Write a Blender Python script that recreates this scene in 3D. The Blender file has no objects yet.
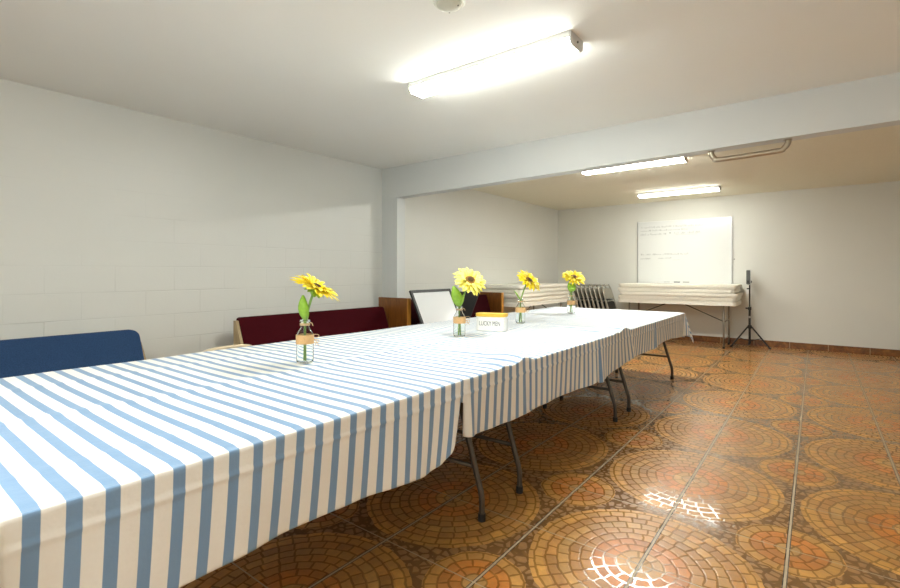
import bpy, bmesh, math, random
from mathutils import Vector, Matrix
random.seed(7)
C = bpy.context.scene.collection
PI = math.pi
sc = bpy.context.scene
# ------------------------------------------------------------------ materials
class NT:
    """tiny helper around a shader node tree"""
    def __init__(s, m):
        s.t = m.node_tree; s.n = s.t.nodes; s.l = s.t.links
    def new(s, typ, **kw):
        n = s.n.new(typ)
        for k, v in kw.items(): setattr(n, k, v)
        return n
    def put(s, sock, v):
        if isinstance(v, bpy.types.NodeSocket): s.l.new(v, sock)
        elif v is not None: sock.default_value = v
    def m(s, op, a, b=None, c=None, clamp=False):
        n = s.new('ShaderNodeMath', operation=op, use_clamp=clamp)
        s.put(n.inputs[0], a)
        if b is not None: s.put(n.inputs[1], b)
        if c is not None: s.put(n.inputs[2], c)
        return n.outputs[0]
    def mix(s, f, a, b, blend='MIX'):
        n = s.new('ShaderNodeMix', data_type='RGBA', blend_type=blend)
        s.put(n.inputs[0], f)
        for sock, v in ((n.inputs[6], a), (n.inputs[7], b)):
            if isinstance(v, tuple): v = (*v[:3], 1)
            s.put(sock, v)
        return n.outputs[2]
    def mixf(s, f, a, b):
        n = s.new('ShaderNodeMix', data_type='FLOAT')
        s.put(n.inputs[0], f); s.put(n.inputs[2], a); s.put(n.inputs[3], b)
        return n.outputs[0]
    def noise(s, vec, scale, detail=3, rough=.5, dist=0):
        n = s.new('ShaderNodeTexNoise'); s.put(n.inputs['Vector'], vec)
        n.inputs['Scale'].default_value = scale; n.inputs['Detail'].default_value = detail
        n.inputs['Roughness'].default_value = rough; n.inputs['Distortion'].default_value = dist
        return n
    def ramp(s, f, stops):
        n = s.new('ShaderNodeValToRGB'); s.put(n.inputs[0], f)
        e = n.color_ramp.elements
        while len(e) < len(stops): e.new(.5)
        for k, (p, c) in enumerate(stops):
            e[k].position = p; e[k].color = (*c, 1) if len(c) == 3 else c
        return n.outputs[0]
    def bump(s, h, strength=.3, dist=.01):
        n = s.new('ShaderNodeBump'); n.inputs['Strength'].default_value = strength
        n.inputs['Distance'].default_value = dist; s.put(n.inputs['Height'], h)
        return n.outputs[0]

def mat(name, col, rough=.5, metal=0, spec=None, noise=None, bump=None, coat=0):
    """principled with an optional slight colour variation and fine bump"""
    m = bpy.data.materials.new(name); m.use_nodes = True
    t = NT(m); p = t.n['Principled BSDF']
    p.inputs['Base Color'].default_value = (*col, 1); p.inputs['Roughness'].default_value = rough
    p.inputs['Metallic'].default_value = metal
    if spec is not None: p.inputs['Specular IOR Level'].default_value = spec
    if coat: p.inputs['Coat Weight'].default_value = coat; p.inputs['Coat Roughness'].default_value = .1
    co = t.new('ShaderNodeTexCoord').outputs['Object']
    sc_, amt = noise if noise else (40, .08)
    nz = t.noise(co, sc_, 3)
    dark = tuple(c * (1 - amt) for c in col); lite = tuple(min(1, c * (1 + amt)) for c in col)
    t.put(p.inputs['Base Color'], t.mix(nz.outputs[0], dark, lite))
    if bump:
        nb = t.noise(co, bump[0], 3)
        t.put(p.inputs['Normal'], t.bump(nb.outputs[0], bump[1], bump[2]))
    return m

def emis(name, col, strength):
    m = bpy.data.materials.new(name); m.use_nodes = True
    p = m.node_tree.nodes['Principled BSDF']
    p.inputs['Base Color'].default_value = (.9, .9, .9, 1)
    p.inputs['Emission Color'].default_value = (*col, 1); p.inputs['Emission Strength'].default_value = strength
    return m

def wood(name, c1, c2, rough=.35):
    m = bpy.data.materials.new(name); m.use_nodes = True
    t = NT(m); p = t.n['Principled BSDF']; p.inputs['Roughness'].default_value = rough
    co = t.new('ShaderNodeTexCoord').outputs['Object']
    mp = t.new('ShaderNodeMapping'); t.put(mp.inputs[0], co); mp.inputs['Scale'].default_value = (14, 14, 1.6)
    nz = t.noise(mp.outputs[0], 3.2, 5, .6, 1.2)
    t.put(p.inputs['Base Color'], t.ramp(nz.outputs[0], [(.3, c1), (.7, c2)]))
    return m

def wall_block_mat():
    m = bpy.data.materials.new('painted_block_wall'); m.use_nodes = True
    t = NT(m); p = t.n['Principled BSDF']; p.inputs['Roughness'].default_value = .42
    g = t.new('ShaderNodeNewGeometry').outputs['Position']
    s = t.new('ShaderNodeSeparateXYZ'); t.put(s.inputs[0], g)
    y, z = s.outputs[1], s.outputs[2]
    row = t.m('FLOOR', t.m('DIVIDE', t.m('SUBTRACT', z, .049), .2))
    par = t.m('FLOORED_MODULO', row, 2.)
    off = t.m('MULTIPLY', par, .215)
    u = t.m('DIVIDE', t.m('ADD', t.m('SUBTRACT', y, .703), off), .43)
    v = t.m('DIVIDE', t.m('SUBTRACT', z, .049), .2)
    du = t.m('MULTIPLY', t.m('PINGPONG', u, .5), .43)
    dv = t.m('MULTIPLY', t.m('PINGPONG', v, .5), .2)
    wob = t.m('MULTIPLY', t.m('SUBTRACT', t.noise(g, 3.5, 3).outputs[0], .5), .006)
    # joints partly filled with paint: strongest in the low courses and nearly gone above
    fill = t.noise(g, 1.3, 2).outputs[0]
    lowm = t.m('SUBTRACT', 1.25, t.m('MULTIPLY', z, .55), clamp=True)
    keep = t.m('MULTIPLY', t.m('MULTIPLY_ADD', fill, 4., -1.5, clamp=True), lowm)
    jv = t.m('SUBTRACT', 1., t.m('DIVIDE', t.m('ADD', dv, wob), .0045), clamp=True)
    ju = t.m('SUBTRACT', 1., t.m('DIVIDE', t.m('ADD', du, wob), .004), clamp=True)
    j = t.m('MULTIPLY', t.m('MAXIMUM', jv, t.m('MULTIPLY', ju, .75)), keep)
    fine = t.noise(g, 60, 4).outputs[0]
    blk = t.noise(g, 7, 3).outputs[0]
    h = t.m('ADD', t.m('MULTIPLY', fine, .12), t.m('ADD', t.m('MULTIPLY', blk, .2), t.m('MULTIPLY', j, -1.)))
    t.put(p.inputs['Normal'], t.bump(h, .55, .006))
    big = t.noise(g, 1.2, 3).outputs[0]
    base = t.mix(big, WALL1, WALL2)
    t.put(p.inputs['Base Color'], t.mix(t.m('MULTIPLY', j, .4), base, (.30, .29, .25)))
    return m

def floor_mat():
    m = bpy.data.materials.new('mosaic_floor_tile'); m.use_nodes = True
    t = NT(m); p = t.n['Principled BSDF']
    g0 = t.new('ShaderNodeNewGeometry').outputs['Position']
    wn = t.noise(g0, 14, 2)
    vm = t.new('ShaderNodeVectorMath', operation='MULTIPLY_ADD')
    t.put(vm.inputs[0], wn.outputs['Color']); vm.inputs[1].default_value = (.024, .024, 0); t.put(vm.inputs[2], g0)
    s0 = t.new('ShaderNodeSeparateXYZ'); t.put(s0.inputs[0], g0)
    s = t.new('ShaderNodeSeparateXYZ'); t.put(s.inputs[0], vm.outputs[0])
    def pq(sp, o=0.):
        return (t.m('DIVIDE', t.m('ADD', sp.outputs[0], .5736 - o), .4776), t.m('DIVIDE', t.m('SUBTRACT', sp.outputs[1], 3.036 + o), .506))
    P, Q = pq(s, .012)
    a = t.m('SUBTRACT', P, t.m('MULTIPLY', t.m('ROUND', t.m('MULTIPLY', P, .5)), 2.))
    b = t.m('SUBTRACT', Q, t.m('MULTIPLY', t.m('ROUND', t.m('MULTIPLY', Q, .5)), 2.))
    a2 = t.m('SUBTRACT', a, t.m('SIGN', a)); b2 = t.m('SUBTRACT', b, t.m('SIGN', b))
    def ln(x, y): return t.m('SQRT', t.m('ADD', t.m('MULTIPLY', x, x), t.m('MULTIPLY', y, y)))
    rl, rs = ln(a, b), ln(a2, b2)
    small = t.m('LESS_THAN', rs, .41)
    large = t.m('LESS_THAN', rl, .93)
    inside = t.m('MAXIMUM', small, large)
    r = t.mixf(small, rl, rs)
    ang = t.mixf(small, t.m('ARCTAN2', b, a), t.m('ARCTAN2', b2, a2))
    w = .098
    rr = t.m('DIVIDE', r, w); ri = t.m('FLOOR', rr); rf = t.m('SUBTRACT', rr, ri)
    n = t.m('ROUND', t.m('MULTIPLY', t.m('ADD', ri, .6), 4.6))
    af = t.m('ADD', t.m('MULTIPLY', t.m('DIVIDE', t.m('ADD', ang, PI), 2 * PI), n), t.m('MULTIPLY', ri, .37))
    ai = t.m('FLOOR', af); aff = t.m('SUBTRACT', af, ai)
    # distance to the cell border in tile units
    dr = t.m('MULTIPLY', t.m('PINGPONG', rf, .5), w)
    da = t.m('MULTIPLY', t.m('PINGPONG', aff, .5), t.m('DIVIDE', t.m('MULTIPLY', r, 2 * PI), t.m('MAXIMUM', n, 1.)))
    dcell = t.m('MINIMUM', dr, da)
    vo = t.new('ShaderNodeTexVoronoi', feature='DISTANCE_TO_EDGE'); vo.inputs['Scale'].default_value = 24
    t.put(vo.inputs['Vector'], g0)
    vc = t.new('ShaderNodeTexVoronoi', feature='F1'); vc.inputs['Scale'].default_value = 24
    t.put(vc.inputs['Vector'], g0)
    dpeb = t.m('MULTIPLY', vo.outputs[0], .075)
    d = t.mixf(inside, dpeb, dcell)
    cm = t.new('ShaderNodeCombineXYZ'); t.put(cm.inputs[0], ri); t.put(cm.inputs[1], ai); t.put(cm.inputs[2], small)
    wv = t.new('ShaderNodeTexWhiteNoise', noise_dimensions='3D'); t.put(wv.inputs['Vector'], cm.outputs[0])
    rnd = wv.outputs['Value']
    # ring colours
    OR, YE, BR, PA, DK = (.68, .24, .035), (.76, .40, .095), (.60, .29, .07), (.68, .38, .11), (.25, .13, .05)
    def ringcol(r, stops):
        n_ = t.new('ShaderNodeValToRGB'); t.put(n_.inputs[0], r); n_.color_ramp.interpolation = 'CONSTANT'
        e = n_.color_ramp.elements
        while len(e) < len(stops): e.new(.5)
        for k, (q_, c_) in enumerate(stops): e[k].position = q_; e[k].color = (*c_, 1)
        return n_.outputs[0]
    lc = ringcol(rl, [(0, PA), (w, YE), (2 * w, OR), (4 * w, BR), (6 * w, PA), (7 * w, BR), (8.25 * w, YE)])
    scol = ringcol(rs, [(0, PA), (w, OR), (3 * w, YE)])
    col = t.mix(small, lc, scol)
    peb = t.mix(t.m('MULTIPLY', vc.outputs['Distance'], 1.2, clamp=True), (.46, .25, .09), DK)
    col = t.mix(inside, peb, col)
    blotch = t.noise(g0, 26, 5, .65).outputs[0]
    col = t.mix(t.m('MULTIPLY_ADD', blotch, 1.5, -.45, clamp=True), t.mix(1., col, (.55, .5, .46), 'MULTIPLY'), col)
    rb = t.m('MULTIPLY_ADD', rnd, .45, .72)
    cc = t.new('ShaderNodeCombineColor'); t.put(cc.inputs[0], rb); t.put(cc.inputs[1], rb); t.put(cc.inputs[2], rb)
    col = t.mix(inside, col, t.mix(1., col, cc.outputs[0], 'MULTIPLY'))
    wear = t.noise(g0, 5.5, 4, .7, .6).outputs[0]
    col = t.mix(t.m('MULTIPLY', t.m('MULTIPLY_ADD', wear, 3., -1.1, clamp=True), .5), col, (.40, .19, .06))
    groove = t.m('DIVIDE', t.m('SUBTRACT', .0115, d), .005, clamp=True)      # 1 in the joints
    col = t.mix(t.m('MULTIPLY', groove, .55), col, (.10, .055, .025))
    # real tile joints
    P0, Q0 = pq(s0)
    ex = t.m('MULTIPLY', t.m('ABSOLUTE', t.m('SUBTRACT', P0, t.m('ROUND', P0))), .4776)
    ey = t.m('MULTIPLY', t.m('ABSOLUTE', t.m('SUBTRACT', Q0, t.m('ROUND', Q0))), .506)
    shoulder = t.m('LESS_THAN', ex, .0085); core = t.m('LESS_THAN', ex, .0045); ycore = t.m('LESS_THAN', ey, .0028)
    col = t.mix(shoulder, col, (.05, .03, .016))
    col = t.mix(t.m('MAXIMUM', core, ycore), col, (.42, .33, .22))
    jt = t.m('MAXIMUM', core, ycore)
    t.put(p.inputs['Base Color'], col)
    rgh = t.mixf(groove, t.m('MULTIPLY_ADD', blotch, .14, .29), .085)
    t.put(p.inputs['Roughness'], t.mixf(jt, rgh, .6))
    t.put(p.inputs['Specular IOR Level'], t.mixf(groove, .33, .55))
    sm = t.m('DIVIDE', t.m('SUBTRACT', .016, d), .007, clamp=True)
    h = t.m('ADD', t.m('MULTIPLY', sm, -.35), t.m('MULTIPLY', t.m('MULTIPLY', t.noise(g0, 50, 3).outputs[0], t.m('SUBTRACT', 1., groove)), .3))
    h = t.m('SUBTRACT', h, t.m('MULTIPLY', shoulder, .8))
    t.put(p.inputs['Normal'], t.bump(h, .22, .004))
    return m

def cloth_mat():
    m = bpy.data.materials.new('striped_tablecloth'); m.use_nodes = True
    t = NT(m); p = t.n['Principled BSDF']; p.inputs['Roughness'].default_value = .5
    uv = t.new('ShaderNodeTexCoord').outputs['UV']
    s = t.new('ShaderNodeSeparateXYZ'); t.put(s.inputs[0], uv)
    f = t.m('FRACT', t.m('DIVIDE', t.m('SUBTRACT', s.outputs[0], .219), .0665))
    e1 = t.m('MULTIPLY', f, 60., clamp=True)
    e2 = t.m('MULTIPLY', t.m('SUBTRACT', .43, f), 60., clamp=True)
    k = t.m('MULTIPLY', e1, e2)
    nz = t.noise(uv, 90, 3).outputs[0]
    wv = t.noise(uv, 700, 2).outputs[0]
    wh = t.mix(nz, (.86, .835, .78), (.9, .88, .84))
    bl = t.mix(wv, BLUE1, BLUE2)
    t.put(p.inputs['Base Color'], t.mix(k, wh, bl))
    p.inputs['Sheen Weight'].default_value = .15
    wr = t.noise(uv, 9, 4, .6).outputs[0]
    h = t.m('ADD', t.m('MULTIPLY', wr, 1.), t.m('MULTIPLY', wv, .03))
    t.put(p.inputs['Normal'], t.bump(h, .3, .012))
    return m

def rear_ceiling_mat():
    m = bpy.data.materials.new('textured_beige_ceiling'); m.use_nodes = True
    t = NT(m); p = t.n['Principled BSDF']; p.inputs['Roughness'].default_value = .9
    g = t.new('ShaderNodeNewGeometry').outputs['Position']
    n1 = t.noise(g, 45, 4, .7).outputs[0]
    t.put(p.inputs['Base Color'], t.mix(n1, (.76, .72, .58), (.86, .82, .68)))
    t.put(p.inputs['Normal'], t.bump(n1, .5, .012))
    return m

def glass_mat():
    m = bpy.data.materials.new('clear_glass'); m.use_nodes = True
    p = m.node_tree.nodes['Principled BSDF']
    p.inputs['Base Color'].default_value = (.95, .98, .96, 1); p.inputs['Roughness'].default_value = .02
    p.inputs['Transmission Weight'].default_value = 1; p.inputs['IOR'].default_value = 1.22
    return m

WALL1, WALL2 = (.68, .68, .635), (.75, .745, .70)
BLUE1, BLUE2 = (.175, .30, .49), (.215, .35, .535)
M = dict(
    block=wall_block_mat(), floor=floor_mat(), cloth=cloth_mat(), rceil=rear_ceiling_mat(), glass=glass_mat(),
    wall=mat('painted_wall', (.71, .705, .65), .6, noise=(1.5, .04), bump=(60, .15, .004)),
    beam=mat('painted_beam', (.66, .675, .66), .6, noise=(2, .03), bump=(40, .1, .003)),
    ceil=mat('painted_ceiling', (.91, .90, .85), .75, noise=(1, .03), bump=(50, .12, .003)),
    tube=emis('lit_diffuser', (.97, 1, .94), 18.),
    tube3=emis('lit_diffuser_raised', (.98, 1, .94), 26.),  # emission raised to brighten the rear of the room
    tube2=emis('lit_diffuser_lowered', (.98, 1, .94), 11.5),  # emission lowered so the back wall and its board don't blow out
    fixture=mat('white_enamel', (.8, .8, .78), .35),
    endcap=mat('fixture_end_plastic', (.62, .6, .58), .5),
    steel=mat('leg_steel', (.10, .085, .07), .35, metal=.5),
    steel2=mat('stack_leg_steel', (.3, .28, .24), .4, metal=.6),
    black=mat('black_plastic', (.018, .018, .018), .5),
    blackm=mat('black_metal', (.02, .02, .02), .4, metal=.3),
    table=mat('cream_plastic_tabletop', (.92, .89, .79), .5, bump=(120, .1, .002)),
    bluef=mat('blue_upholstery', (.022, .055, .13), .9, spec=.25, noise=(160, .5), bump=(220, .5, .003)),
    redd=mat('dark_maroon_upholstery', (.028, .001, .003), .9, spec=.1, noise=(160, .4), bump=(220, .4, .003)),
    redf=mat('maroon_upholstery', (.05, .002, .005), .9, spec=.12, noise=(160, .4), bump=(220, .4, .003)),
    wood=wood('stained_wood_panel', (.13, .04, .006), (.24, .085, .012)),
    woode=wood('orange_wood_edge', (.42, .17, .02), (.58, .26, .04)),
    woodp=wood('pale_wood', (.36, .26, .13), (.48, .36, .2)),
    tan=mat('tan_enamel', (.62, .5, .33), .4),
    chairm=mat('beige_chair_steel', (.42, .39, .32), .35, metal=.35),
    chairp=mat('dark_chair_pad', (.03, .027, .024), .6),
    board=mat('dry_erase_surface', (.73, .74, .72), .12, noise=(2, .02), spec=.5),
    boardg=mat('grey_dry_erase_surface', (.74, .75, .76), .16, noise=(2, .02)),
    alu=mat('board_aluminium', (.5, .5, .5), .35, metal=.7),
    ink=mat('faded_marker_ink', (.36, .36, .36), .7),
    ink2=mat('dark_marker_ink', (.1, .1, .11), .7),
    bronze=mat('painted_conduit', (.42, .36, .27), .3, metal=.75),
    cream=mat('smoke_detector_plastic', (.78, .77, .68), .5),
    creamd=mat('smoke_detector_core', (.62, .61, .5), .6),
    burlap=mat('burlap', (.68, .42, .19), .95, noise=(300, .35), bump=(400, .6, .002)),
    twine=mat('jute_twine', (.6, .42, .24), .9, noise=(400, .3)),
    petal=mat('yellow_petals', (1, .74, .02), .55, noise=(90, .12)),
    petal2=mat('pale_yellow_petals', (1, .84, .16), .55, noise=(90, .12)),
    core=mat('flower_core', (.22, .11, .012), .9, noise=(250, .6), bump=(250, 1, .004)),
    cored=mat('flower_core_dark', (.06, .03, .008), .9, noise=(250, .5), bump=(250, 1, .004)),
    leaf=mat('green_leaf', (.26, .46, .035), .5, noise=(60, .3)),
    stem=mat('green_stem', (.2, .34, .07), .5, noise=(80, .2)),
    ceramic=mat('white_ceramic', (.82, .81, .77), .3),
    lid=mat('yellow_bamboo_lid', (.78, .5, .06), .45, noise=(40, .15)),
    greyp=mat('charcoal_panel', (.045, .045, .045), .6),
    silver=mat('music_desk_metal', (.5, .5, .48), .35, metal=.5),
)
# ------------------------------------------------------------------ mesh helpers
def obj(name, bm, m, parent=None, smooth=False, bevel=0, loc=None):
    if bevel:
        bmesh.ops.bevel(bm, geom=[e for e in bm.edges if len(e.link_faces) == 2 and e.calc_face_angle(0) > .6], offset=bevel, segments=2, affect='EDGES', profile=.6)
    bmesh.ops.recalc_face_normals(bm, faces=bm.faces)
    me = bpy.data.meshes.new(name); bm.to_mesh(me); bm.free()
    if smooth:
        for p in me.polygons: p.use_smooth = True
        if smooth == 'angle': me.set_sharp_from_angle(angle=.7)
    me.materials.append(m)
    o = bpy.data.objects.new(name, me); C.objects.link(o)
    if parent: o.parent = parent
    if loc: o.location = loc
    return o
def tag(o, label, cat, group=None):
    o['label'] = label; o['category'] = cat
    if group: o['group'] = group
    return o
def thing(name, label, cat, loc=(0, 0, 0), rz=0, group=None):
    o = bpy.data.objects.new(name, None); C.objects.link(o); o.empty_display_size = .1
    o.location = loc; o.rotation_euler = (0, 0, rz)
    return tag(o, label, cat, group)
def dup(root, loc=None, rz=None, label=None, group=None):
    r = root.copy(); C.objects.link(r)
    if loc is not None: r.location = loc
    if rz is not None: r.rotation_euler = (0, 0, rz)
    if label: r['label'] = label
    if group: r['group'] = group
    for ch in list(root.children):
        c = ch.copy(); C.objects.link(c); c.parent = r
        for g in ch.children:
            d = g.copy(); C.objects.link(d); d.parent = c
    return r
def struct(name, bm, m, **k):
    o = obj(name, bm, m, **k); o['kind'] = 'structure'; return o
def add_box(bm, x0, x1, y0, y1, z0, z1, mtx=None):
    v = [bm.verts.new((x, y, z)) for x in (x0, x1) for y in (y0, y1) for z in (z0, z1)]
    for f in ((0, 1, 3, 2), (4, 6, 7, 5), (0, 4, 5, 1), (2, 3, 7, 6), (0, 2, 6, 4), (1, 5, 7, 3)):
        bm.faces.new([v[i] for i in f])
    if mtx: bmesh.ops.transform(bm, matrix=mtx, verts=v)
    return v
def box(*a, **k):
    bm = bmesh.new(); add_box(bm, *a, **k); return bm
def smooth_path(pts, n=6):
    """Catmull-Rom through the points"""
    P = [Vector(p) for p in pts]; out = []
    for i in range(len(P) - 1):
        p0 = P[max(i - 1, 0)]; p1 = P[i]; p2 = P[i + 1]; p3 = P[min(i + 2, len(P) - 1)]
        for k in range(n):
            u = k / n
            out.append(.5 * ((2 * p1) + (p2 - p0) * u + (2 * p0 - 5 * p1 + 4 * p2 - p3) * u * u + (3 * p1 - p0 - 3 * p2 + p3) * u ** 3))
    out.append(P[-1]); return out
def add_tube(bm, pts, r, seg=10, cap=True, closed=False):
    P = [Vector(p) for p in pts]; n = len(P)
    R = r if isinstance(r, (list, tuple)) else [r] * n
    rings = []; up = None
    for i, p in enumerate(P):
        if closed: d = P[(i + 1) % n] - P[i - 1]
        else: d = P[min(i + 1, n - 1)] - P[max(i - 1, 0)]
        d.normalize()
        if up is None:
            up = d.orthogonal().normalized()
        up = (up - d * up.dot(d)); up = up.normalized() if up.length > 1e-6 else d.orthogonal().normalized()
        sd = d.cross(up)
        rings.append([bm.verts.new(p + (up * math.cos(2 * PI * k / seg) + sd * math.sin(2 * PI * k / seg)) * R[i]) for k in range(seg)])
    for i in range(n if closed else n - 1):
        A, B = rings[i], rings[(i + 1) % n]
        for k in range(seg): bm.faces.new((A[k], A[(k + 1) % seg], B[(k + 1) % seg], B[k]))
    if cap and not closed:
        bm.faces.new(rings[0][::-1]); bm.faces.new(rings[-1])
def tube(pts, r, seg=10, **k):
    bm = bmesh.new(); add_tube(bm, pts, r, seg, **k); return bm
def lathe(prof, seg=32, closed=False):
    bm = bmesh.new(); rings = []
    for r, z in prof:
        rings.append([bm.verts.new((r * math.cos(2 * PI * k / seg), r * math.sin(2 * PI * k / seg), z)) for k in range(seg)] if r > 1e-6 else [bm.verts.new((0, 0, z))])
    for A, B in zip(rings, rings[1:]):
        for k in range(seg):
            q = [A[k % len(A)], A[(k + 1) % len(A)], B[(k + 1) % len(B)], B[k % len(B)]]
            u = []
            for v in q:
                if v not in u: u.append(v)
            if len(u) > 2: bm.faces.new(u)
    return bm
def rrect(x0, x1, y0, y1, r, seg=6):
    pts = []
    for cx, cy, a0 in ((x1 - r, y1 - r, 0), (x0 + r, y1 - r, 90), (x0 + r, y0 + r, 180), (x1 - r, y0 + r, 270)):
        for k in range(seg + 1):
            a = math.radians(a0 + 90 * k / seg); pts.append((cx + r * math.cos(a), cy + r * math.sin(a)))
    return pts
def add_prism(bm, pts, z0, z1, f=None):
    """prism over a 2-D outline; f maps (a, b, h) to a 3-D point"""
    f = f or (lambda a, b, h: (a, b, h))
    A = [bm.verts.new(f(x, y, z0)) for x, y in pts]; B = [bm.verts.new(f(x, y, z1)) for x, y in pts]
    n = len(pts)
    bm.faces.new(A[::-1]); bm.faces.new(B)
    for k in range(n): bm.faces.new((A[k], A[(k + 1) % n], B[(k + 1) % n], B[k]))
def prism(pts, z0, z1, f=None):
    bm = bmesh.new(); add_prism(bm, pts, z0, z1, f); return bm
def add_ball(bm, c, r, sub=2, sc_=(1, 1, 1)):
    mt = Matrix.Translation(c) @ Matrix.Diagonal((*sc_, 1))
    bmesh.ops.create_icosphere(bm, subdivisions=sub, radius=r, matrix=mt)

# ------------------------------------------------------------------ the room
XL, XR, YF, YB, H = -4.33, 1.55, -2.4, 9.25, 2.5
T = .12
struct('floor', box(XL - T, XR + T, YF - T, YB + T, -.1, 0), M['floor'])
struct('ceiling', box(XL - T, XR + T, YF - T, 4.30, H, H + .1), M['ceil'])
struct('ceiling', box(XL - T, XR + T, 4.30, YB + T, H, H + .1), M['rceil'])
struct('wall_left', box(XL - T, XL, YF - T, 4.3, 0, H), M['block'])
struct('wall_left', box(XL - T, XL + .06, 4.3, YB + T, 0, H), M['block'])
struct('wall_right', box(XR, XR + T, YF - T, YB + T, 0, H), M['wall'])
struct('wall_back', box(XL, XR, YB, YB + T, 0, H), M['wall'])
struct('wall_front', box(XL, XR, YF - T, YF, 0, H), M['wall'])
# the dropped beam (it sags very slightly to the left) and its pilaster
bm = bmesh.new(); add_box(bm, XL, XR, 4.23, 4.37, 2.15, H)
for v in bm.verts:
    if v.co.z < 2.3: v.co.z = 2.122 + (v.co.x + 4.07) * .0152
struct('trim_1', bm, M['beam'])
struct('trim_2', box(XL, -4.07, 4.23, 4.37, 0, 2.119), M['beam'])
M['skirt'] = M['floor'].copy(); M['skirt'].name = 'mosaic_skirting_tile'
def base_tile():
    m = bpy.data.materials.new('brown_skirting_tile'); m.use_nodes = True
    t = NT(m); p = t.n['Principled BSDF']; p.inputs['Roughness'].default_value = .3
    g = t.new('ShaderNodeNewGeometry').outputs['Position']
    s = t.new('ShaderNodeSeparateXYZ'); t.put(s.inputs[0], g)
    vo = t.new('ShaderNodeTexVoronoi', feature='F1'); vo.inputs['Scale'].default_value = 22; t.put(vo.inputs['Vector'], g)
    c = t.ramp(t.noise(g, 9, 5, .7, 1).outputs[0], [(.35, (.09, .03, .008)), (.52, (.26, .095, .02)), (.68, (.40, .17, .04))])
    c = t.mix(t.m('MULTIPLY', vo.outputs['Distance'], .8, clamp=True), c, (.13, .05, .015))
    k = t.m('MULTIPLY', t.m('PINGPONG', t.m('DIVIDE', t.m('ADD', s.outputs[0], .33), .4776), .5), .4776)
    c = t.mix(t.m('LESS_THAN', k, .003), c, (.5, .38, .22))
    t.put(p.inputs['Base Color'], c); return m
M['skirt'] = base_tile()
struct('baseboard_back', box(XL + .06, XR, YB - .012, YB, 0, .1), M['skirt'], bevel=.002)
struct('baseboard_left', box(XL, XL + .012, YF, 4.23, 0, .1), M['skirt'], bevel=.002)
struct('baseboard_right', box(XR - .012, XR, YF, YB - .012, 0, .1), M['skirt'], bevel=.002)

# ------------------------------------------------------------------ ceiling lights
def light(x0, x1, yc, label, wdt=.16, first=None):
    L = x1 - x0; loc = ((x0 + x1) / 2, yc, H)
    if first: return dup(first, loc, None, label, 'fluorescent ceiling lights')
    r = thing('ceiling_light', label, 'light', loc, 0, 'fluorescent ceiling lights')
    h = L / 2
    obj('housing', box(-h + .012, h - .012, -wdt / 2 - .002, wdt / 2 + .002, -.0335, 0), M['fixture'], r)
    prof = [(-wdt / 2, -.034), (-wdt / 2, -.045), (-wdt / 2 + .022, -.062), (wdt / 2 - .022, -.062), (wdt / 2, -.045), (wdt / 2, -.034)]
    obj('diffuser', prism(prof, -h + .012, h - .012, lambda a, b, c: (c, a, b)), M['tube'], r)
    pe = [(a * 1.04, b * 1.08 if b < -.04 else 0) for a, b in prof]
    for s in (-1, 1):
        e = obj('end_cap', prism(pe, s * h - .012 * (s > 0) - (0 if s > 0 else 0), s * h + .012 * (s < 0), lambda a, b, c: (c, a, b)), M['endcap'], r, bevel=.002)
        obj('screw', tube([(s * h, 0, -.035), (s * (h + .006), 0, -.035)], .006), M['steel'], e)
    return r
L1 = light(-2.22, -1.04, 2.5, 'white fluorescent ceiling light in the front part, left of the beam')
light(-2.38, -1.08, 5.78, 'white fluorescent ceiling light just behind the beam, nearer of the rear two', first=L1)
light(-2.38, -1.08, 8.15, 'white fluorescent ceiling light closest to the back wall', first=L1)
light(-2.22, -1.04, -.35, 'unseen fluorescent ceiling light added above the near end of the table', first=L1)  # extra fixture added out of view to brighten the near tabletop
for o_ in C.objects:
    if o_.name.startswith('ceiling_light') and o_.location.y > 5:
        for ch in o_.children:
            if ch.name.startswith('diffuser'):
                ch.data = ch.data.copy(); ch.data.materials.clear(); ch.data.materials.append(M['tube2' if o_.location.y > 7 else 'tube3'])

# smoke detector
r = thing('smoke_detector', 'round cream smoke detector on the ceiling at top centre', 'smoke detector', (-1.385, 1.795, H))
obj('base', lathe([(0, 0), (.078, 0), (.078, -.012), (.07, -.02), (0, -.02)], 40), M['cream'], r, smooth='angle')
obj('cover', lathe([(.062, -.018), (.058, -.03), (.04, -.04), (0, -.042)], 40), M['creamd'], r, smooth='angle')
for a, q in ((.3, .045), (1.1, .04), (2.2, .045)):
    bm = bmesh.new(); add_ball(bm, (q * math.cos(a), q * math.sin(a), -.036), .005, 1); obj('vent_hole', bm, M['black'], r)

# conduit rail under the beam
r = thing('ceiling_rail', 'beige metal U-shaped rail hanging under the edge of the beam', 'rail', (0, 0, 0))
za, zb = 2.174, 2.182
obj('rail_pipe', tube(smooth_path([(-.665, 4.31, za + .01), (-.665, 4.31, za - .025), (-.645, 4.31, za - .06), (-.6, 4.31, za - .075), (-.24, 4.31, zb - .075), (-.19, 4.31, zb - .06), (-.165, 4.31, zb - .025), (-.165, 4.31, zb + .01)]), .02, 14), M['bronze'], r, smooth=True)
for x, z in ((-.665, za), (-.165, zb)):
    obj('flange', tube([(x, 4.31, z - .004), (x, 4.31, z + .006)], .028, 16), M['bronze'], r, smooth='angle')

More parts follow.
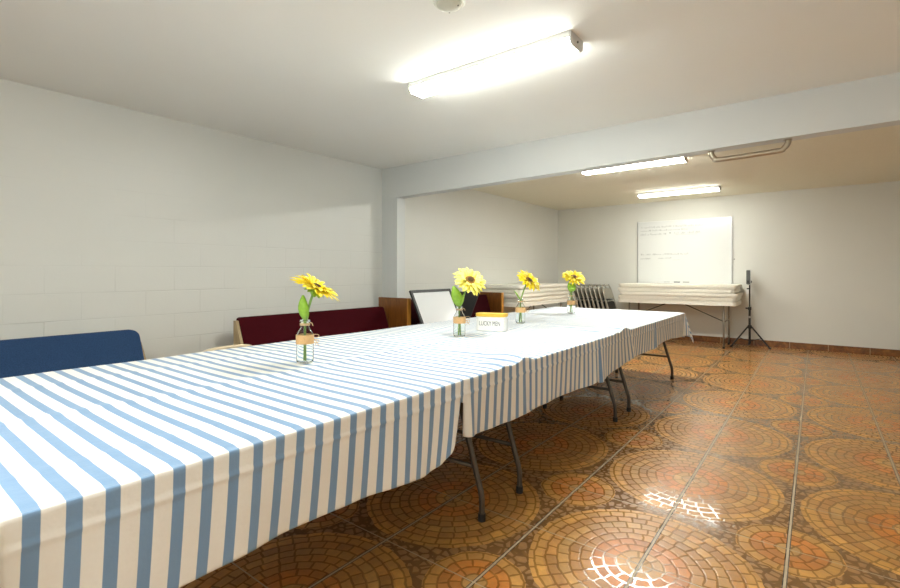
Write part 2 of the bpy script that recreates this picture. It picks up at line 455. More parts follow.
# ------------------------------------------------------------------ folding tables
TL = 1.9
def leg_frame(parent, x, y, w, dirn, m, zt=.70, brace=True):
    """a wishbone leg frame: runs across the table (along y here = table width direction)"""
    for s in (-1, 1):
        lg = obj('leg', tube(smooth_path([(x, y + s * (w * .5 - .19), zt), (x, y + s * (w * .5 - .15), .55), (x, y + s * (w * .5 - .045), .2), (x, y + s * (w * .5 - .022), .12), (x, y + s * (w * .5 - .02), .03)], 5), .0145, 12), m, parent, smooth=True)
        obj('rubber_foot', tube([(x, y + s * (w * .5 - .02), 0), (x, y + s * (w * .5 - .02), .035)], .019, 12), M['black'], lg, smooth='angle')
    obj('crossbar', tube([(x, y - w * .5 + .06, .25), (x, y + w * .5 - .06, .25)], .011, 10), m, parent, smooth=True)
    obj('crossbar', tube([(x, y - w * .5 + .2, zt - .02), (x, y + w * .5 - .2, zt - .02)], .011, 10), m, parent, smooth=True)
    if brace:
        obj('brace', tube([(x, y, .27), (x - dirn * .42, y, zt)], .008, 8), m, parent, smooth=True)
def tabletop_bm(L, W, z0, z1, r=.05):
    bm = prism(rrect(-L / 2, L / 2, -W / 2, W / 2, r), z0, z1)
    return bm
GT = 'folding tables under the striped cloths'
rows = ('right-hand', 'left-hand')
pos = ('nearest', 'middle', 'farthest')
proto = None
for k in range(3):
    for j, xc in enumerate((-1.592, -2.388)):
        lb = '%s folding table of the %s row, under the striped cloths' % (pos[k], rows[j])
        yc = .19 + (0, 1.93, 3.84)[k] + TL / 2
        if proto is None:
            proto = thing('folding_table', lb, 'table', (xc, yc, 0), PI / 2, GT)
            obj('tabletop', tabletop_bm(TL - .005, .79, .695, .735), M['table'], proto, bevel=.006)
            for s in (-1, 1): leg_frame(proto, s * (TL / 2 - .17), 0, .66, s, M['steel'])
        else: dup(proto, (xc, yc, 0), PI / 2, lb)

# ------------------------------------------------------------------ tablecloths
XE, XW, ZT = -1.19, -2.79, .741
def dd_(d): return (d / .3) ** 1.5
def gauss(x, c, s): return math.exp(-((x - c) / s) ** 2)
def cloth(label, y0, y1, pleats, hem, near=0, far=0, lift=0., bumps=(), skew=0., endwave=0., outp=0.):
    """one cloth: s runs along the tables, t across them; UV.x keeps the flat s so stripes follow every fold"""
    bm = bmesh.new(); uvl = bm.loops.layers.uv.new('UVMap')
    ss = []; s = y0 - near
    while s < y1 + far - .004:
        ss.append(s)
        fine = any(abs(s - p) < .06 for p, _ in pleats) or s < y0 + .03 or s > y1 - .06
        s += .0075 if fine else .02
    ss.append(y1 + far)
    tt = []; OV = .30
    a = OV
    nt = 30
    for k in range(nt): tt.append(-OV + OV * k / nt)                       # wall-side drape
    W = XE - XW
    ntop = 64
    for k in range(ntop): tt.append(W * k / ntop)
    tt += [W + v for v in (0, .002, .005)]
    for k in range(1, 41): tt.append(W + .006 + (OV - .006) * k / 40)
    rnd = random.Random(hash(label) % 1000 if False else int(y0 * 100) + 5)
    ph = [rnd.uniform(0, 6.28) for _ in range(8)]
    grid = []
    for s in ss:
        row = []
        for t in tt:
            b = (y0 - s) if s < y0 and near else ((s - y1) if s > y1 and far else 0.)
            sgn = -1 if s < y0 else 1
            y = min(max(s, y0), y1) if b > 0 else s
            side = 0.
            if t < 0: side = -t; x = XW; dx = -1
            elif t > W: side = t - W; x = XE; dx = 1
            else: x = XW + t; dx = 0
            # hem depth varies along the cloth
            if side > 0:
                hd = hem(s) / OV
                side *= hd if dx > 0 else .9
            z = ZT + lift
            if side == 0 and b == 0:
                e = min((XE - x) / .05, 1.)
                z += .0012 * math.sin(s * 9 + ph[0] + x * 2) * math.sin(x * 7 + ph[1]) * e + .0012
                z += .0045 * gauss(x, -1.93 + .03 * math.sin(s * 1.7), .035) + .003 * gauss(x, -2.45, .03)
                z += .003 * gauss(x, -1.45 + .05 * math.sin(s * 2.2 + 1), .02) * (.5 + .5 * math.sin(s * 3 + ph[2]))
                for bx, by, sx, sy, hh in bumps: z += hh * gauss(x, bx, sx) * gauss(s, by, sy)
                # round the fold at the edge
                q = max(0., 1 - (XE - x) / .018); z -= .004 * q * q
                q = max(0., 1 - (x - XW) / .018); z -= .004 * q * q
            elif side > 0 and b > 0:
                rr = math.hypot(side, b); f = math.atan2(b, side)
                out = rr * (.05 + .28 * math.sin(2 * f) ** 2)
                wob = .12 * rr * math.sin(6 * f + 1)
                x += dx * (out * math.cos(f) + .004) + wob * math.sin(f) * dx
                y += sgn * (out * math.sin(f) + .004)
                z -= rr * (1 - .06 * math.sin(2 * f)) * (.97)
            elif side > 0:
                d = side
                wv = .003 * math.sin(s * 21 + ph[3]) + .0012 * math.sin(s * 37 + ph[4]) + .011 * math.sin(s * 7 + ph[5])
                x += dx * (.004 * min(1, d / .006) + (d / .3) * (-.008 + outp + wv) + .0035 * gauss(d, .065, .006))
                z -= d
                z += 0
                for bx, by, sx, sy, hh in bumps: z += hh * .8 * gauss(s, by, sy) * max(0, 1 - d / .1) * (dx > 0)
                if dx > 0:
                    for p, wdt in pleats:
                        u = s - p; dd = (d / .3)
                        if u < 0: y -= wdt * dd ** 1.5 * math.exp(u / .14)
                        else: y += wdt * .9 * dd ** 1.2 * math.exp(-u / .2)
                        x -= (.006 + .02 * dd) * gauss(u, 0, .011)          # the tuck goes inwards
                        x += .016 * dd * gauss(abs(u), .05, .035)
                        x += .0025 * dd * math.sin(abs(u) * 60) * math.exp(-abs(u) / .25)
                    y -= .014 * dd_(d) - .006 * dd_(d) * math.sin(s * 6.3 + ph[6])
                    y += skew * d / .3 * max(0, 1 - (y1 - s) / .5)
            elif b > 0:
                wv = .008 * math.sin(x * 13 + ph[6]) + .006 * math.sin(x * 29 + ph[7])
                y += sgn * (.005 + (b / .3) * (.015 + wv)); z -= b
            v = bm.verts.new((x, y, z)); row.append((v, s, t))
        grid.append(row)
    for i in range(len(grid) - 1):
        for k in range(len(tt) - 1):
            q = (grid[i][k], grid[i + 1][k], grid[i + 1][k + 1], grid[i][k + 1])
            if q[0][2] > W + .12 and any(q[0][1] <= p < q[1][1] for p, _ in pleats): continue   # the cloth parts below the tuck
            f = bm.faces.new([v[0] for v in q])
            for lp, (_, s_, t_) in zip(f.loops, q): lp[uvl].uv = (s_, t_)
    o = obj('tablecloth', bm, M['cloth'], smooth=True)
    so = o.modifiers.new('thickness', 'SOLIDIFY'); so.thickness = .0012; so.offset = 1
    return tag(o, label, 'tablecloth', 'blue and white striped tablecloths')
def lerp_tab(tab):
    def f(s):
        if s <= tab[0][0]: return tab[0][1]
        for (a, va), (b, vb) in zip(tab, tab[1:]):
            if s <= b: return va + (vb - va) * (s - a) / (b - a)
        return tab[-1][1]
    return f
cloth('blue and white striped tablecloth nearest the camera, with the widest-looking stripes', .19, 2.27, [(1.642, .05)],
      lerp_tab([(.2, .285), (.8, .285), (1.15, .305), (1.4, .325), (1.52, .31), (1.58, .285), (1.61, .26), (1.64, .225), (1.645, .255), (1.72, .262), (1.85, .27), (2.05, .28), (2.27, .268)]), near=.28, lift=.004, skew=.02, outp=0.,
      bumps=((-1.27, 2.17, .12, .06, .022), (-1.24, 1.98, .07, .035, .01), (-1.5, 2.2, .2, .05, .008)))
cloth('blue and white striped tablecloth in the middle, behind the little white canister', 2.22, 3.93, [(3.2, .03)],
      lerp_tab([(2.2, .255), (3.1, .285), (3.19, .27), (3.21, .3), (3.6, .27), (3.93, .235)]), lift=.001, skew=.12, outp=.01,
      bumps=((-1.26, 3.82, .13, .09, .028), (-1.35, 3.6, .1, .04, .012), (-1.6, 3.75, .2, .07, .01)))
cloth('blue and white striped tablecloth at the far end, its corner hanging low', 3.88, 5.93, [(4.68, .01)],
      lerp_tab([(3.9, .25), (4.6, .24), (5.3, .225), (5.9, .27)]), far=.28, lift=0, skew=0)

# ------------------------------------------------------------------ vases and sunflowers
Rr = Vector((.792, .61, 0)); Tt = Vector((.61, -.792, 0)); Up = Vector((0, 0, 1))
GB, GS = 'glass bottles with burlap bands on the table', 'artificial sunflowers in the bottles'
def bottle(x, y, label, z=ZT + .006, first=None, rz=0.):
    if first: return dup(first, (x, y, z), rz, label)
    r = thing('glass_bottle', label, 'bottle', (x, y, z), rz, GB)
    prof = [(0, .001), (.036, .001), (.041, .006), (.042, .02), (.042, .13), (.038, .152), (.025, .172), (.021, .185), (.021, .205), (.025, .207), (.025, .214), (.021, .216),
            (.0185, .212), (.0185, .184), (.0225, .17), (.035, .15), (.0395, .13), (.0395, .02), (.036, .009), (0, .007)]
    obj('bottle_glass', lathe(prof, 36), M['glass'], r, smooth=True)
    obj('burlap_band', lathe([(.0425, .098), (.0438, .098), (.0445, .12), (.0438, .143), (.0425, .143), (.0425, .098)], 36), M['burlap'], r, smooth='angle')
    bm = bmesh.new()
    for dz in (0, .004, .008):
        add_tube(bm, [(.0232 * math.cos(a * PI / 12), .0232 * math.sin(a * PI / 12), .19 + dz) for a in range(24)], .0022, 6, closed=True)
    obj('twine', bm, M['twine'], r, smooth=True)
    bm = bmesh.new(); c = Vector((.045, 0, .12))
    cc = Rr * .046 + Up * .12
    for s in (-1, 1):
        loop = [cc + Rr * (.012 + .016 * math.cos(a)) + Up * (.004 + s * .013 * (1 - .0) + .008 * math.sin(a)) + Tt * .01 for a in [k * PI / 5 for k in range(10)]]
        add_tube(bm, loop, .0015, 6, closed=True)
        add_tube(bm, smooth_path([cc, cc + Rr * .012 - Up * .012 * (1 + s * .3), cc + Rr * (.014 + .01 * s) - Up * .035], 4), .0014, 6)
    obj('bow', bm, M['twine'], r, smooth=True)
    obj('twine_end', tube(smooth_path([Rr * .022 + Up * .2, Rr * .034 + Up * .2, Rr * .04 + Up * .186], 4), .002, 6), M['twine'], r, smooth=True)
    return r
def petal_ring(bm, n, r0, r1, wid, lift, seed, droop=0.):
    rn = random.Random(seed)
    for k in range(n):
        a = 2 * PI * k / n + rn.uniform(-.1, .1); L = r1 * rn.uniform(.88, 1.06); w = wid * rn.uniform(.85, 1.15); lf = lift * rn.uniform(.5, 1.5)
        tw = rn.uniform(-.3, .3); er = Vector((math.cos(a), math.sin(a), 0)); et = Vector((-math.sin(a), math.cos(a), 0))
        rows_ = []
        for i in range(7):
            u = i / 6; rad = r0 + (L - r0) * u
            ww = w * (math.sin(PI * (u * .74 + .2)) ** .8) * (1 if i < 6 else .12)
            zz = lf * math.sin(u * PI * .6) - droop * u * u
            row = []
            for j in (-1, 0, 1):
                row.append(bm.verts.new(er * rad + et * (ww * j) + Vector((0, 0, zz + abs(j) * .003 * (1 - u) + j * ww * tw))))
            rows_.append(row)
        for A, B in zip(rows_, rows_[1:]):
            for j in (0, 1): bm.faces.new((A[j], A[j + 1], B[j + 1], B[j]))
def sunflower(x, y, hc, nrm, label, pm, seed, R=.125, zb=ZT + .016, leafs=()):
    """hc: head centre (offset from the stem foot), nrm: the way the head faces"""
    r = thing('sunflower', label, 'flower', (x, y, zb), 0, GS)
    nrm = Vector(nrm).normalized(); hc = Vector(hc)
    q = nrm.to_track_quat('Z', 'Y'); mt = Matrix.Translation(hc) @ q.to_matrix().to_4x4()
    bm = bmesh.new()
    petal_ring(bm, 22, .03, R * 1.05, .0165, .008, seed, .016); petal_ring(bm, 21, .028, R * .95, .015, .02, seed + 1, .008); petal_ring(bm, 16, .026, R * .7, .012, .03, seed + 5, 0)
    bmesh.ops.transform(bm, matrix=mt, verts=bm.verts)
    p = obj('petals', bm, pm, r, smooth=True); so = p.modifiers.new('thickness', 'SOLIDIFY'); so.thickness = .0012
    bm = lathe([(0, .014), (.02, .016), (.036, .012), (.042, .004), (.036, -.006), (0, -.01)], 28); bmesh.ops.transform(bm, matrix=mt, verts=bm.verts)
    c = obj('flower_center', bm, M['core'], r, smooth=True)
    bm = lathe([(0, .021), (.012, .022), (.022, .018), (.024, .012)], 24); bmesh.ops.transform(bm, matrix=mt, verts=bm.verts)
    obj('seed_disc', bm, M['cored'], c, smooth=True)
    bm = bmesh.new(); petal_ring(bm, 11, .008, .062, .013, -.012, seed + 2, .02)
    cone = lathe([(.008, -.04), (.018, -.028), (.034, -.014), (.03, -.004)], 14)
    me = bpy.data.meshes.new('tmp'); cone.to_mesh(me); cone.free(); bm.from_mesh(me); bpy.data.meshes.remove(me)
    bmesh.ops.transform(bm, matrix=mt, verts=bm.verts)
    p = obj('sepals', bm, M['leaf'], r, smooth=True); so = p.modifiers.new('thickness', 'SOLIDIFY'); so.thickness = .001
    e = hc - nrm * .03; neck = Vector((.004, 0, .2))
    obj('stem', tube(smooth_path([(-.012, .006, -.0), (-.004, .002, .1), neck, neck * .45 + e * .55 + Up * .01, e], 6), .0062, 8), M['stem'], r, smooth=True)
    obj('stem', tube(smooth_path([(.014, -.006, .002), (.006, -.002, .1), (-.006, 0, .2), (-.012, -.002, .225)], 5), .004, 8), M['stem'], r, smooth=True)
    for (st, d1, L, W) in leafs:
        st = Vector(st); d = Vector(d1).normalized(); sd = d.cross(Tt).normalized()
        bm = bmesh.new(); R_ = []
        for i in range(9):
            u = i / 8; w = W * math.sin(PI * (u * .92 + .04)) ** .75 * (1 - .25 * u)
            c0 = st + d * (L * u) + Tt * (.02 * math.sin(u * PI)); 
            R_.append([bm.verts.new(c0 + sd * w * j + Tt * (-.010 * abs(j))) for j in (-1, -.5, 0, .5, 1)])
        for A, B in zip(R_, R_[1:]):
            for j in range(4): bm.faces.new((A[j], A[j + 1], B[j + 1], B[j]))
        o = obj('leaf', bm, M['leaf'], r, smooth=True); so = o.modifiers.new('thickness', 'SOLIDIFY'); so.thickness = .001
    return r
b1 = bottle(-2.03, 1.448, 'glass bottle with burlap band and twine bow, nearest of the four')
bottle(-1.985, 2.69, 'glass bottle with burlap band just left of the white canister', first=b1)
bottle(-2.09, 3.75, 'glass bottle with burlap band just right of the white canister', first=b1)
bottle(-2.15, 5.0, 'glass bottle with burlap band farthest from the camera', first=b1)
sunflower(-2.03, 1.448, Rr * .055 + Up * .365, Rr * .45 + Up * .88 - Tt * .02, 'artificial yellow sunflower tilted to the right, nearest of the four', M['petal'], 3,
          leafs=(((.004, 0, .2), Up * 1 - Rr * .12, .13, .03),))
sunflower(-1.985, 2.69, Rr * .075 + Up * .385, Rr * .25 + Up * .68 + Tt * .66, 'pale yellow sunflower facing the camera with a big light leaf, left of the canister', M['petal2'], 11,
          leafs=((Vector((.004, 0, .2)), Up * 1 - Rr * .3, .155, .042), (Vector((.0, 0, .2)), Up * 1 + Rr * .35, .1, .016)))
sunflower(-2.09, 3.75, Rr * .075 + Up * .37, Rr * .5 + Up * .68 + Tt * .5, 'yellow sunflower tilted right, standing just right of the canister', M['petal'], 23,
          leafs=((Vector((-.004, 0, .2)), Up * .8 - Rr * .5, .1, .008),))
sunflower(-2.15, 5.0, Rr * .03 + Up * .39, Rr * .08 + Up * .82 + Tt * .55, 'yellow sunflower facing up, farthest along the table', M['petal'], 37, R=.135,
          leafs=((Vector((.0, 0, .225)), Up * 1 + Rr * .3, .11, .04), (Vector((-.0, 0, .225)), Up * 1 - Rr * .25, .11, .035)))

# canister
r = thing('canister', 'small white ceramic canister with a yellow lid and dark lettering', 'canister', (-2.015, 3.16, ZT + .0075), math.radians(17))
pts = rrect(-.12, .12, -.065, .065, .045, 8)
obj('pot', prism(pts, 0, .108), M['ceramic'], r, bevel=.006, smooth='angle')
obj('lid', prism([(a * 1.03, b * 1.03) for a, b in pts], .109, .132), M['lid'], r, bevel=.004, smooth='angle')
def text_mesh(body, size, m, parent, name, fn):
    cu = bpy.data.curves.new(name, 'FONT'); cu.body = body; cu.size = size; cu.extrude = .0006
    cu.align_x = 'CENTER'; cu.align_y = 'CENTER'
    t_ = bpy.data.objects.new(name, cu)
    me = bpy.data.meshes.new_from_object(t_); bpy.data.objects.remove(t_); bpy.data.curves.remove(cu)
    for v in me.vertices: v.co = fn(v.co)
    me.materials.append(m); o = bpy.data.objects.new(name, me); C.objects.link(o); o.parent = parent
    return o
text_mesh('LUCKY MEN', .05, M['ink2'], r, 'lettering', lambda c: Vector((c.x * .62, -.0655 - c.z, .056 + c.y)))

# ------------------------------------------------------------------ pews along the left wall
def pew(name_label, y0, y1, fab, zt, xt, ends, woodm, slope=.42, rnd_=.03):
    r = thing('pew', name_label, 'pew', (-3.9, (y0 + y1) / 2, 0))
    yc = (y0 + y1) / 2; X = lambda x: x + 3.9
    # upholstered backrest leaning back, rounded corners
    h = (y1 - y0) / 2; zb = .40
    def f(a, b, d): return (X(xt) + slope * (zt - b) - d, a, b)
    obj('backrest', prism(rrect(-h, h, zb, zt, rnd_), 0, .055, f), fab, r, bevel=.012, smooth='angle')
    obj('seat', box(X(xt) + slope * .36, X(xt) + slope * .36 + .44, -h, h, .36, .45), fab, r, bevel=.02, smooth='angle')
    for s, (xa, xb, ze, th, kind) in zip((-1, 1), ends):
        ya, yb = (-h - th, -h) if s < 0 else (h, h + th)
        if kind == 'tall':
            e = obj('end_panel', box(X(xa), X(xb), ya, yb, 0, ze), woodm, r)
            obj('edge_band', box(X(xb), X(xb) + .012, ya, yb, 0, ze), M['woode'], e)
        else:
            pr = [(X(xa), 0), (X(xa) + .56, 0), (X(xa) + .56, .44), (X(xa) + .5, .46), (X(xt) + slope * (zt - .46) + .0, .47), (X(xt) - .005, ze), (X(xa), ze)]
            obj('end_panel', prism(pr, ya, yb, lambda a, b, c: (a, c, b)), woodm, r)
    obj('kickboard', box(X(xt) + .25, X(xt) + .275, -h, h, 0, .36), woodm, r)
    return r
pew('blue upholstered pew against the block wall at far left', -.55, 1.40, M['bluef'], .775, -4.01, [(-4.1, -3.5, .70, .02, 'low'), (-4.1, -3.5, .68, .02, 'low')], M['woodp'], slope=.5, rnd_=.05)
pew('maroon upholstered pew between the blue pew and the wooden panel', 2.19, 3.96, M['redf'], .80, -4.03, [(-4.075, -3.6, .775, .025, 'low'), (-4.075, -3.6, .6, .02, 'low')], M['woodp'], slope=.36)
pew('dark maroon pew with tall wooden end panels behind the leaning board', 4.05, 6.07, M['redd'], .865, -3.97, [(-4.15, -3.69, .905, .055, 'tall'), (-4.2, -3.71, .9, .055, 'tall')], M['wood'], slope=.32)

# folding chair whose top rail just shows behind the table
r = thing('folding_chair', 'tan metal folding chair, only its curved top rail showing behind the near tablecloth', 'chair', (-3.02, 1.57, -.0))
for s in (-1, 1):
    obj('leg', tube([(-.28, s * .19, .0), (.08, s * .19, .45)], .011), M['tan'], r, smooth=True)
obj('back_frame', tube(smooth_path([(.22, -.2, 0), (.02, -.2, .6), (0, -.2, .65), (0, -.17, .69), (0, -.1, .712), (0, .1, .712), (0, .17, .69), (0, .2, .65), (.02, .2, .6), (.22, .2, 0)], 6), .0115, 12), M['tan'], r, smooth=True)
obj('backrest', prism(rrect(-.185, .185, .5, .67, .03), -.008, .008, lambda a, b, c: (c, a, b)), M['tan'], r)
obj('seat', box(-.32, .05, -.185, .185, .43, .455), M['tan'], r, bevel=.01)

# ------------------------------------------------------------------ leaning framed whiteboard and charcoal panel
def leaning(name, label, cat, y0, y1, xb, zb, xt, zt, th, fr, m_face, m_frame, face=True):
    r = thing(name, label, cat, (xb, (y0 + y1) / 2, zb))
    h = (y1 - y0) / 2; L = math.hypot(xt - xb, zt - zb); d = Vector((xt - xb, 0, zt - zb)).normalized(); n = Vector((d.z, 0, -d.x))
    def P(a, b, c): return d * b + Vector((0, a, 0)) + n * c
    def bx(a0, a1, b0, b1, c0, c1):
        bm = bmesh.new(); add_prism(bm, [(a0, b0), (a1, b0), (a1, b1), (a0, b1)], c0, c1, P); return bm
    obj('board_surface' if face else 'panel', bx(-h + fr * .5, h - fr * .5, fr * .5, L - fr * .5, 0, th * .6), m_face, r)
    for q in ((-h, h, 0, fr), (-h, h, L - fr, L), (-h, -h + fr, fr, L - fr), (h - fr, h, fr, L - fr)):
        obj('frame', bx(*q, -.002, th), m_frame, r, bevel=.002)
    return r
leaning('framed_whiteboard', 'black-framed whiteboard leaning on the pew behind the table', 'whiteboard', 3.93, 4.66, -3.34, .46, -3.60, .992, .022, .03, M['boardg'], M['black'])

# charcoal display panel: a folding A-shaped panel whose edge slants the other way
r = thing('display_panel', 'charcoal grey slanted panel on the pew beside the framed whiteboard', 'panel', (0, 0, 0))
f = lambda a, b, c: (a, c + (b - .45) * .0, b)
obj('panel', prism([(-3.71, .46), (-3.63, .46), (-3.415, .95), (-3.73, .95)], 5.06, 5.075, f), M['greyp'], r, bevel=.003)
obj('stand', prism([(-3.70, .46), (-3.66, .46), (-3.52, .9), (-3.56, .9)], 5.076, 5.10, f), M['black'], r)

# ------------------------------------------------------------------ stacked folding tables
def standing(L, W, x, y, rz, label, group):
    r = thing('folding_table', label, 'table', (x, y, 0), rz, group)
    obj('tabletop', tabletop_bm(L, W, .68, .742, .06), M['table'], r, bevel=.012, smooth='angle')
    for s in (-1, 1):
        x_ = s * (L / 2 - .175)
        for q in (-1, 1):
            lg = obj('leg', tube([(x_, q * (W / 2 - .1), .69), (x_, q * (W / 2 - .1), .02)], .013, 10), M['steel2'], r, smooth=True)
            obj('rubber_foot', tube([(x_, q * (W / 2 - .1), 0), (x_, q * (W / 2 - .1), .035)], .018, 10), M['black'], lg, smooth='angle')
        obj('crossbar', tube([(x_, -W / 2 + .1, .15), (x_, W / 2 - .1, .15)], .009, 8), M['steel2'], r, smooth=True)
        obj('crossbar', tube([(x_, -W / 2 + .1, .42), (x_, W / 2 - .1, .42)], .009, 8), M['steel2'], r, smooth=True)
        obj('brace', tube([(x_, -W / 2 + .16, .42), (s * .12, -W / 2 + .2, .685)], .007, 8), M['blackm'], r, smooth=True)
    return r
def folded(L, W, label, group):
    r = thing('folding_table', label, 'table', (0, 0, 0), 0, group)
    obj('tabletop', tabletop_bm(L, W, .022, .064, .06), M['table'], r, bevel=.012, smooth='angle')
    obj('rim', prism(rrect(-L / 2 + .02, L / 2 - .02, -W / 2 + .02, W / 2 - .02, .05), .002, .03), M['table'], r, bevel=.004)
    return r
GK = 'folded tables stacked under the wall whiteboard'; GL = 'folded tables stacked by the left wall'
standing(1.8, .76, -1.875, 8.83, 0, 'cream folding table standing open under the wall whiteboard, carrying the stack', GK)
fp = folded(1.8, .76, '', GK); pl = ('lowest of the four folded tables', 'second from the bottom of the folded tables', 'third from the bottom of the folded tables', 'topmost folded table')
rn = random.Random(4)
for k in range(4):
    loc = (-1.875 + (.0, .03, -.015, .01)[k], 8.83 + (0, -.02, .0, -.012)[k], .742 + k * .0665); a = (.0, .012, -.008, .02)[k]
    lb = 'cream %s in the stack under the wall whiteboard' % pl[k]
    if k == 0: fp.location = loc; fp['label'] = lb
    else: dup(fp, loc, a, lb)
standing(1.86, .74, -3.885, 7.2, PI / 2, 'cream folding table standing open by the left wall behind the pews, carrying a stack', GL)
for k in range(4):
    dup(fp, (-3.885 + (0, .012, -.0, .01)[k], 7.2 + (0, -.04, .03, -.02)[k], .742 + k * .0665), PI / 2 + (.0, .004, -.004, .003)[k], 'cream %s in the stack by the left wall' % pl[k], GL)

# ------------------------------------------------------------------ folded metal chairs leaning in a row
GC = 'folded metal chairs lined up by the left end of the back wall'
lean = math.radians(17)
def fchair(label):
    r = thing('folded_chair', label, 'chair', (0, 0, 0), 0, GC)
    ca, sa = math.cos(lean), math.sin(lean)
    def P(u, v, w=0.): return Vector((-sa * v + ca * w, u, ca * v + sa * w))   # u across, v up the chair, w thickness
    obj('back_frame', tube(smooth_path([P(-.22, .012), P(-.22, .55, .0), P(-.215, .86, 0), P(-.19, .955), P(-.13, .99), P(.13, .99), P(.19, .955), P(.215, .86), P(.22, .55), P(.22, .012)], 6), .0125, 10), M['chairm'], r, smooth=True)
    obj('rear_frame', tube(smooth_path([P(-.195, .014, -.03), P(-.195, .5, -.028), P(-.19, .66, -.026), P(-.15, .69, -.026), P(.15, .69, -.026), P(.19, .66, -.026), P(.195, .5, -.028), P(.195, .014, -.03)], 6), .011, 10), M['chairm'], r, smooth=True)
    bm = bmesh.new(); add_prism(bm, rrect(-.2, .2, .74, .93, .04), -.006, .008, P); obj('backrest', bm, M['chairm'], r, bevel=.003)
    bm = bmesh.new(); add_prism(bm, rrect(-.18, .18, .3, .68, .05), -.012, .006, P); obj('seat', bm, M['chairp'], r, bevel=.003)
    obj('hinge', tube([P(-.2, .72, -.012), P(.2, .72, -.012)], .007, 8), M['blackm'], r)
    for s in (-1, 1): obj('bumper', tube([P(s * .15, .985, 0), P(s * .15, 1.005, 0)], .015, 8), M['black'], r)
    return r
nth = ('leftmost', 'second from the left', 'third from the left', 'fourth from the left', 'fifth from the left', 'third from the right', 'second from the right', 'rightmost and most visible')
c0 = None
for k in range(8):
    lb = 'folded beige metal chair by the back wall, %s of the row' % nth[k]
    loc = (-3.42 + k * .083, 8.86, .01)
    if c0 is None: c0 = fchair(lb); c0.location = loc
    else: dup(c0, loc, 0, lb)

# ------------------------------------------------------------------ wall whiteboard
YW = YB - .001
r = thing('wall_whiteboard', 'large white dry-erase board with faint handwriting on the back wall', 'whiteboard', (-1.888, YW, 1.02))
bw, bh = .758, 1.112
obj('board_surface', box(-bw, bw, -.018, 0, 0, bh), M['board'], r)
fr = .014
for q in ((-bw - fr, -bw, -.026, 0, -fr, bh + fr), (bw, bw + fr, -.026, 0, -fr, bh + fr), (-bw, bw, -.026, 0, bh, bh + fr * .6), (-bw, bw, -.026, 0, -fr, 0)):
    obj('frame', box(*q), M['alu'] if q[1] - q[0] < .1 else M['fixture'], r, bevel=.002)
obj('marker_tray', box(-.4, .4, -.075, -.0262, -.012, 0), M['fixture'], r, bevel=.003)
def scribble(words, x, z, size, seed):
    """faint handwriting: rows of small joined strokes grouped into words"""
    rn = random.Random(seed); bm = bmesh.new()
    for wl in words:
        for i in range(wl):
            n = rn.randint(3, 5); pts = []
            hgt = size * rn.choice((.55, .6, 1., .6, .95))
            for k in range(n):
                pts.append((x + size * .55 * k / (n - 1) + rn.uniform(-.1, .1) * size, -.0192, z + (hgt if k % 2 else 0) + rn.uniform(-.1, .1) * size))
            for p, q in zip(pts, pts[1:]):
                d = Vector(q) - Vector(p)
                if d.length < 1e-4: continue
                s_ = Vector((-d.z, 0, d.x)).normalized() * .0016
                bm.faces.new([bm.verts.new(Vector(c)) for c in (Vector(p) - s_, Vector(q) - s_, Vector(q) + s_, Vector(p) + s_)])
            x += size * .78
        x += size * .6
    return bm
hw = M['ink']
obj('handwriting', scribble((1, 8, 3, 7, 9, 4, 6), -.70, 1.0, .032, 1), hw, r)
obj('handwriting', scribble((5, 3, 8, 3, 9, 5), -.71, .94, .028, 2), hw, r)
obj('handwriting', scribble((4, 1, 8, 2), -.715, .868, .034, 3), hw, r)
obj('handwriting', scribble((3, 3, 4, 3), -.13, .872, .036, 4), hw, r)
bm = bmesh.new(); add_tube(bm, [(-.2, -.0185, .895), (-.2, -.0195, .895)], .010, 12); obj('ink_dot', bm, M['ink2'], r)
bm = bmesh.new(); add_box(bm, -.12, .24, -.0195, -.019, .855, .858); obj('underline', bm, hw, r)
obj('handwriting', scribble((3, 4, 7, 12, 2, 3), -.71, .5, .03, 5), hw, r)
obj('handwriting', scribble((8, ), -.71, .425, .028, 6), hw, r)
obj('handwriting', scribble((4, 5), -.4, .43, .03, 7), M['ink2'] if False else hw, r)
bm = bmesh.new(); add_box(bm, -.16, -.04, -.0195, -.019, .405, .408); obj('underline', bm, hw, r)
for k, (x, c, cn) in enumerate(((-.3, 'alu', 'grey'), (-.13, 'black', 'black'), (.02, 'steel2', 'brown'))):
    o = obj('marker', tube([(0, 0, 0), (.1, 0, 0)], .008, 10), M[c], loc=(-1.888 + x, YW - .045, 1.029), smooth='angle')
    tag(o, ('small grey marker on the tray of the wall whiteboard, leftmost', 'small black marker on the tray of the wall whiteboard, middle one', 'small brownish marker on the tray of the wall whiteboard, rightmost')[k], 'marker', 'markers on the whiteboard tray')
o = obj('wall_hook', tube(smooth_path([(0, 0, 0), (0, -.02, 0), (0, -.028, .012)], 4), .006, 8), M['black'], loc=(-1.085, YB, 1.42), smooth=True)
tag(o, 'tiny dark hook on the back wall right of the whiteboard', 'hook')

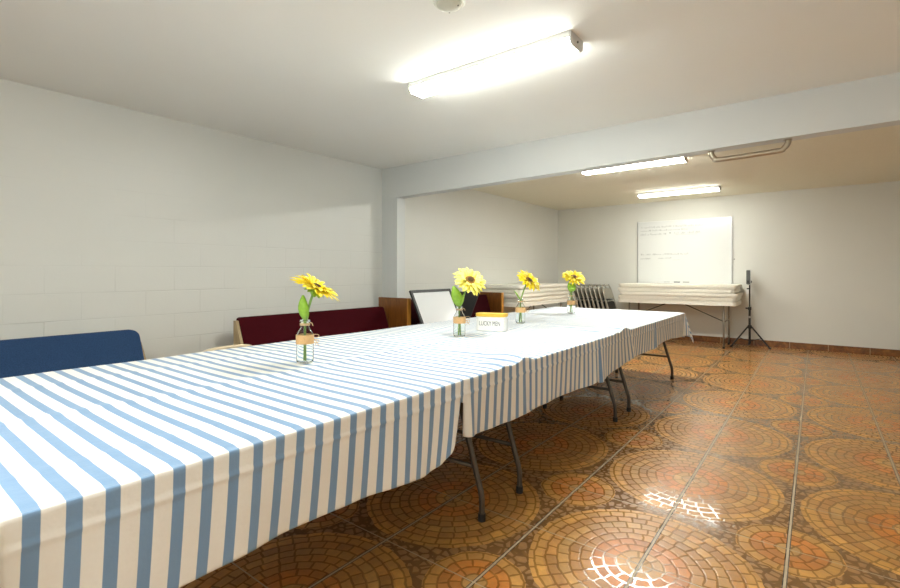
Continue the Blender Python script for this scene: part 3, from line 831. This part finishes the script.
# ------------------------------------------------------------------ music stand
r = thing('music_stand', 'black tripod stand with a thin upright desk beside the table stack', 'stand', (-.845, 9.0, 0))
obj('pole', tube([(0, 0, .06), (0, 0, .62)], .017, 14), M['blackm'], r, smooth='angle')
obj('upper_pole', tube([(0, 0, .6), (0, 0, 1.06)], .011, 12), M['blackm'], r, smooth='angle')
obj('collar', tube([(0, 0, .6), (0, 0, .645)], .025, 14), M['black'], r, smooth='angle')
obj('knob', tube([(-.02, -.01, .625), (-.055, -.02, .625)], .012, 10), M['black'], r, smooth='angle')
obj('label_band', tube([(0, 0, .47), (0, 0, .5)], .0185, 14), M['alu'], r, smooth='angle')
obj('hub', tube([(0, 0, .30), (0, 0, .355)], .028, 14), M['black'], r, smooth='angle')
for a in (-22, 98, 218):
    c, s = math.cos(math.radians(a)), math.sin(math.radians(a)); q = .3
    if a == 98: q = .2
    lg = obj('leg', tube([(c * .02, s * .02, .34), (c * q, s * q, .018)], .011, 10), M['blackm'], r, smooth='angle')
    obj('rubber_foot', tube([(c * (q - .02), s * (q - .02), .03), (c * (q + .012), s * (q + .012), .0146)], .0145, 10), M['black'], lg, smooth='angle')
    obj('brace', tube([(0, 0, .1), (c * q * .58, s * q * .58, .155)], .006, 8), M['blackm'], r, smooth='angle')
obj('desk', prism(rrect(-.14, .14, 1.0, 1.245, .02), -.003, .003, lambda a, b, c: (-.015 - c - a * .28, a * .9, b)), M['silver'], r)
obj('desk_back', prism(rrect(-.13, .13, 1.01, 1.235, .02), .0031, .007, lambda a, b, c: (-.015 - c - a * .28, a * .9, b)), M['black'], r)
obj('desk_bracket', tube([(0, -.03, 1.05), (0, .03, 1.05)], .03, 14), M['black'], r, smooth='angle')
obj('clip', box(-.04, -.012, -.05, -.02, .86, .93), M['fixture'], r, bevel=.004)
obj('clip_arm', box(-.035, -.008, -.045, -.03, .93, .95), M['black'], r)

# ------------------------------------------------------------------ added fill lights, out of view
def area(name, loc, rot, sx, sy, power, col):
    l = bpy.data.lights.new(name, 'AREA'); l.shape = 'RECTANGLE'; l.size = sx; l.size_y = sy; l.energy = power; l.color = col
    o = bpy.data.objects.new(name, l); C.objects.link(o); o.location = loc; o.rotation_euler = rot; return o
area('added_cool_fill', (-.6, YF + .03, 1.5), (PI / 2, 0, 0), 1.6, 1.1, 4.5, (.8, .9, 1))  # weak cool fill added before the solid front wall, no window there
area('added_ceiling_fill', (.35, -.6, 1.6), (PI, 0, 0), .6, .6, 10, (.96, 1, .95))  # unseen upward lamp added behind the camera to brighten the ceiling
# ------------------------------------------------------------------ camera, world, exposure
cam = bpy.data.cameras.new('camera'); co = bpy.data.objects.new('camera', cam); C.objects.link(co)
co.location = (0, 0, 1.2); co.rotation_euler = (PI / 2, 0, math.atan2(366, 476))
cam.sensor_width = 36; cam.lens = 476 / 900 * 36; cam.shift_y = -21.5 / 900; cam.clip_start = .02
sc.camera = co
w = bpy.data.worlds.new('world'); sc.world = w; w.use_nodes = True
w.node_tree.nodes['Background'].inputs[0].default_value = (.8, .85, 1, 1); w.node_tree.nodes['Background'].inputs[1].default_value = .2
vs = sc.view_settings; vs.view_transform = 'Standard'; vs.look = 'None'; vs.gamma = 1; vs.exposure = 2.05
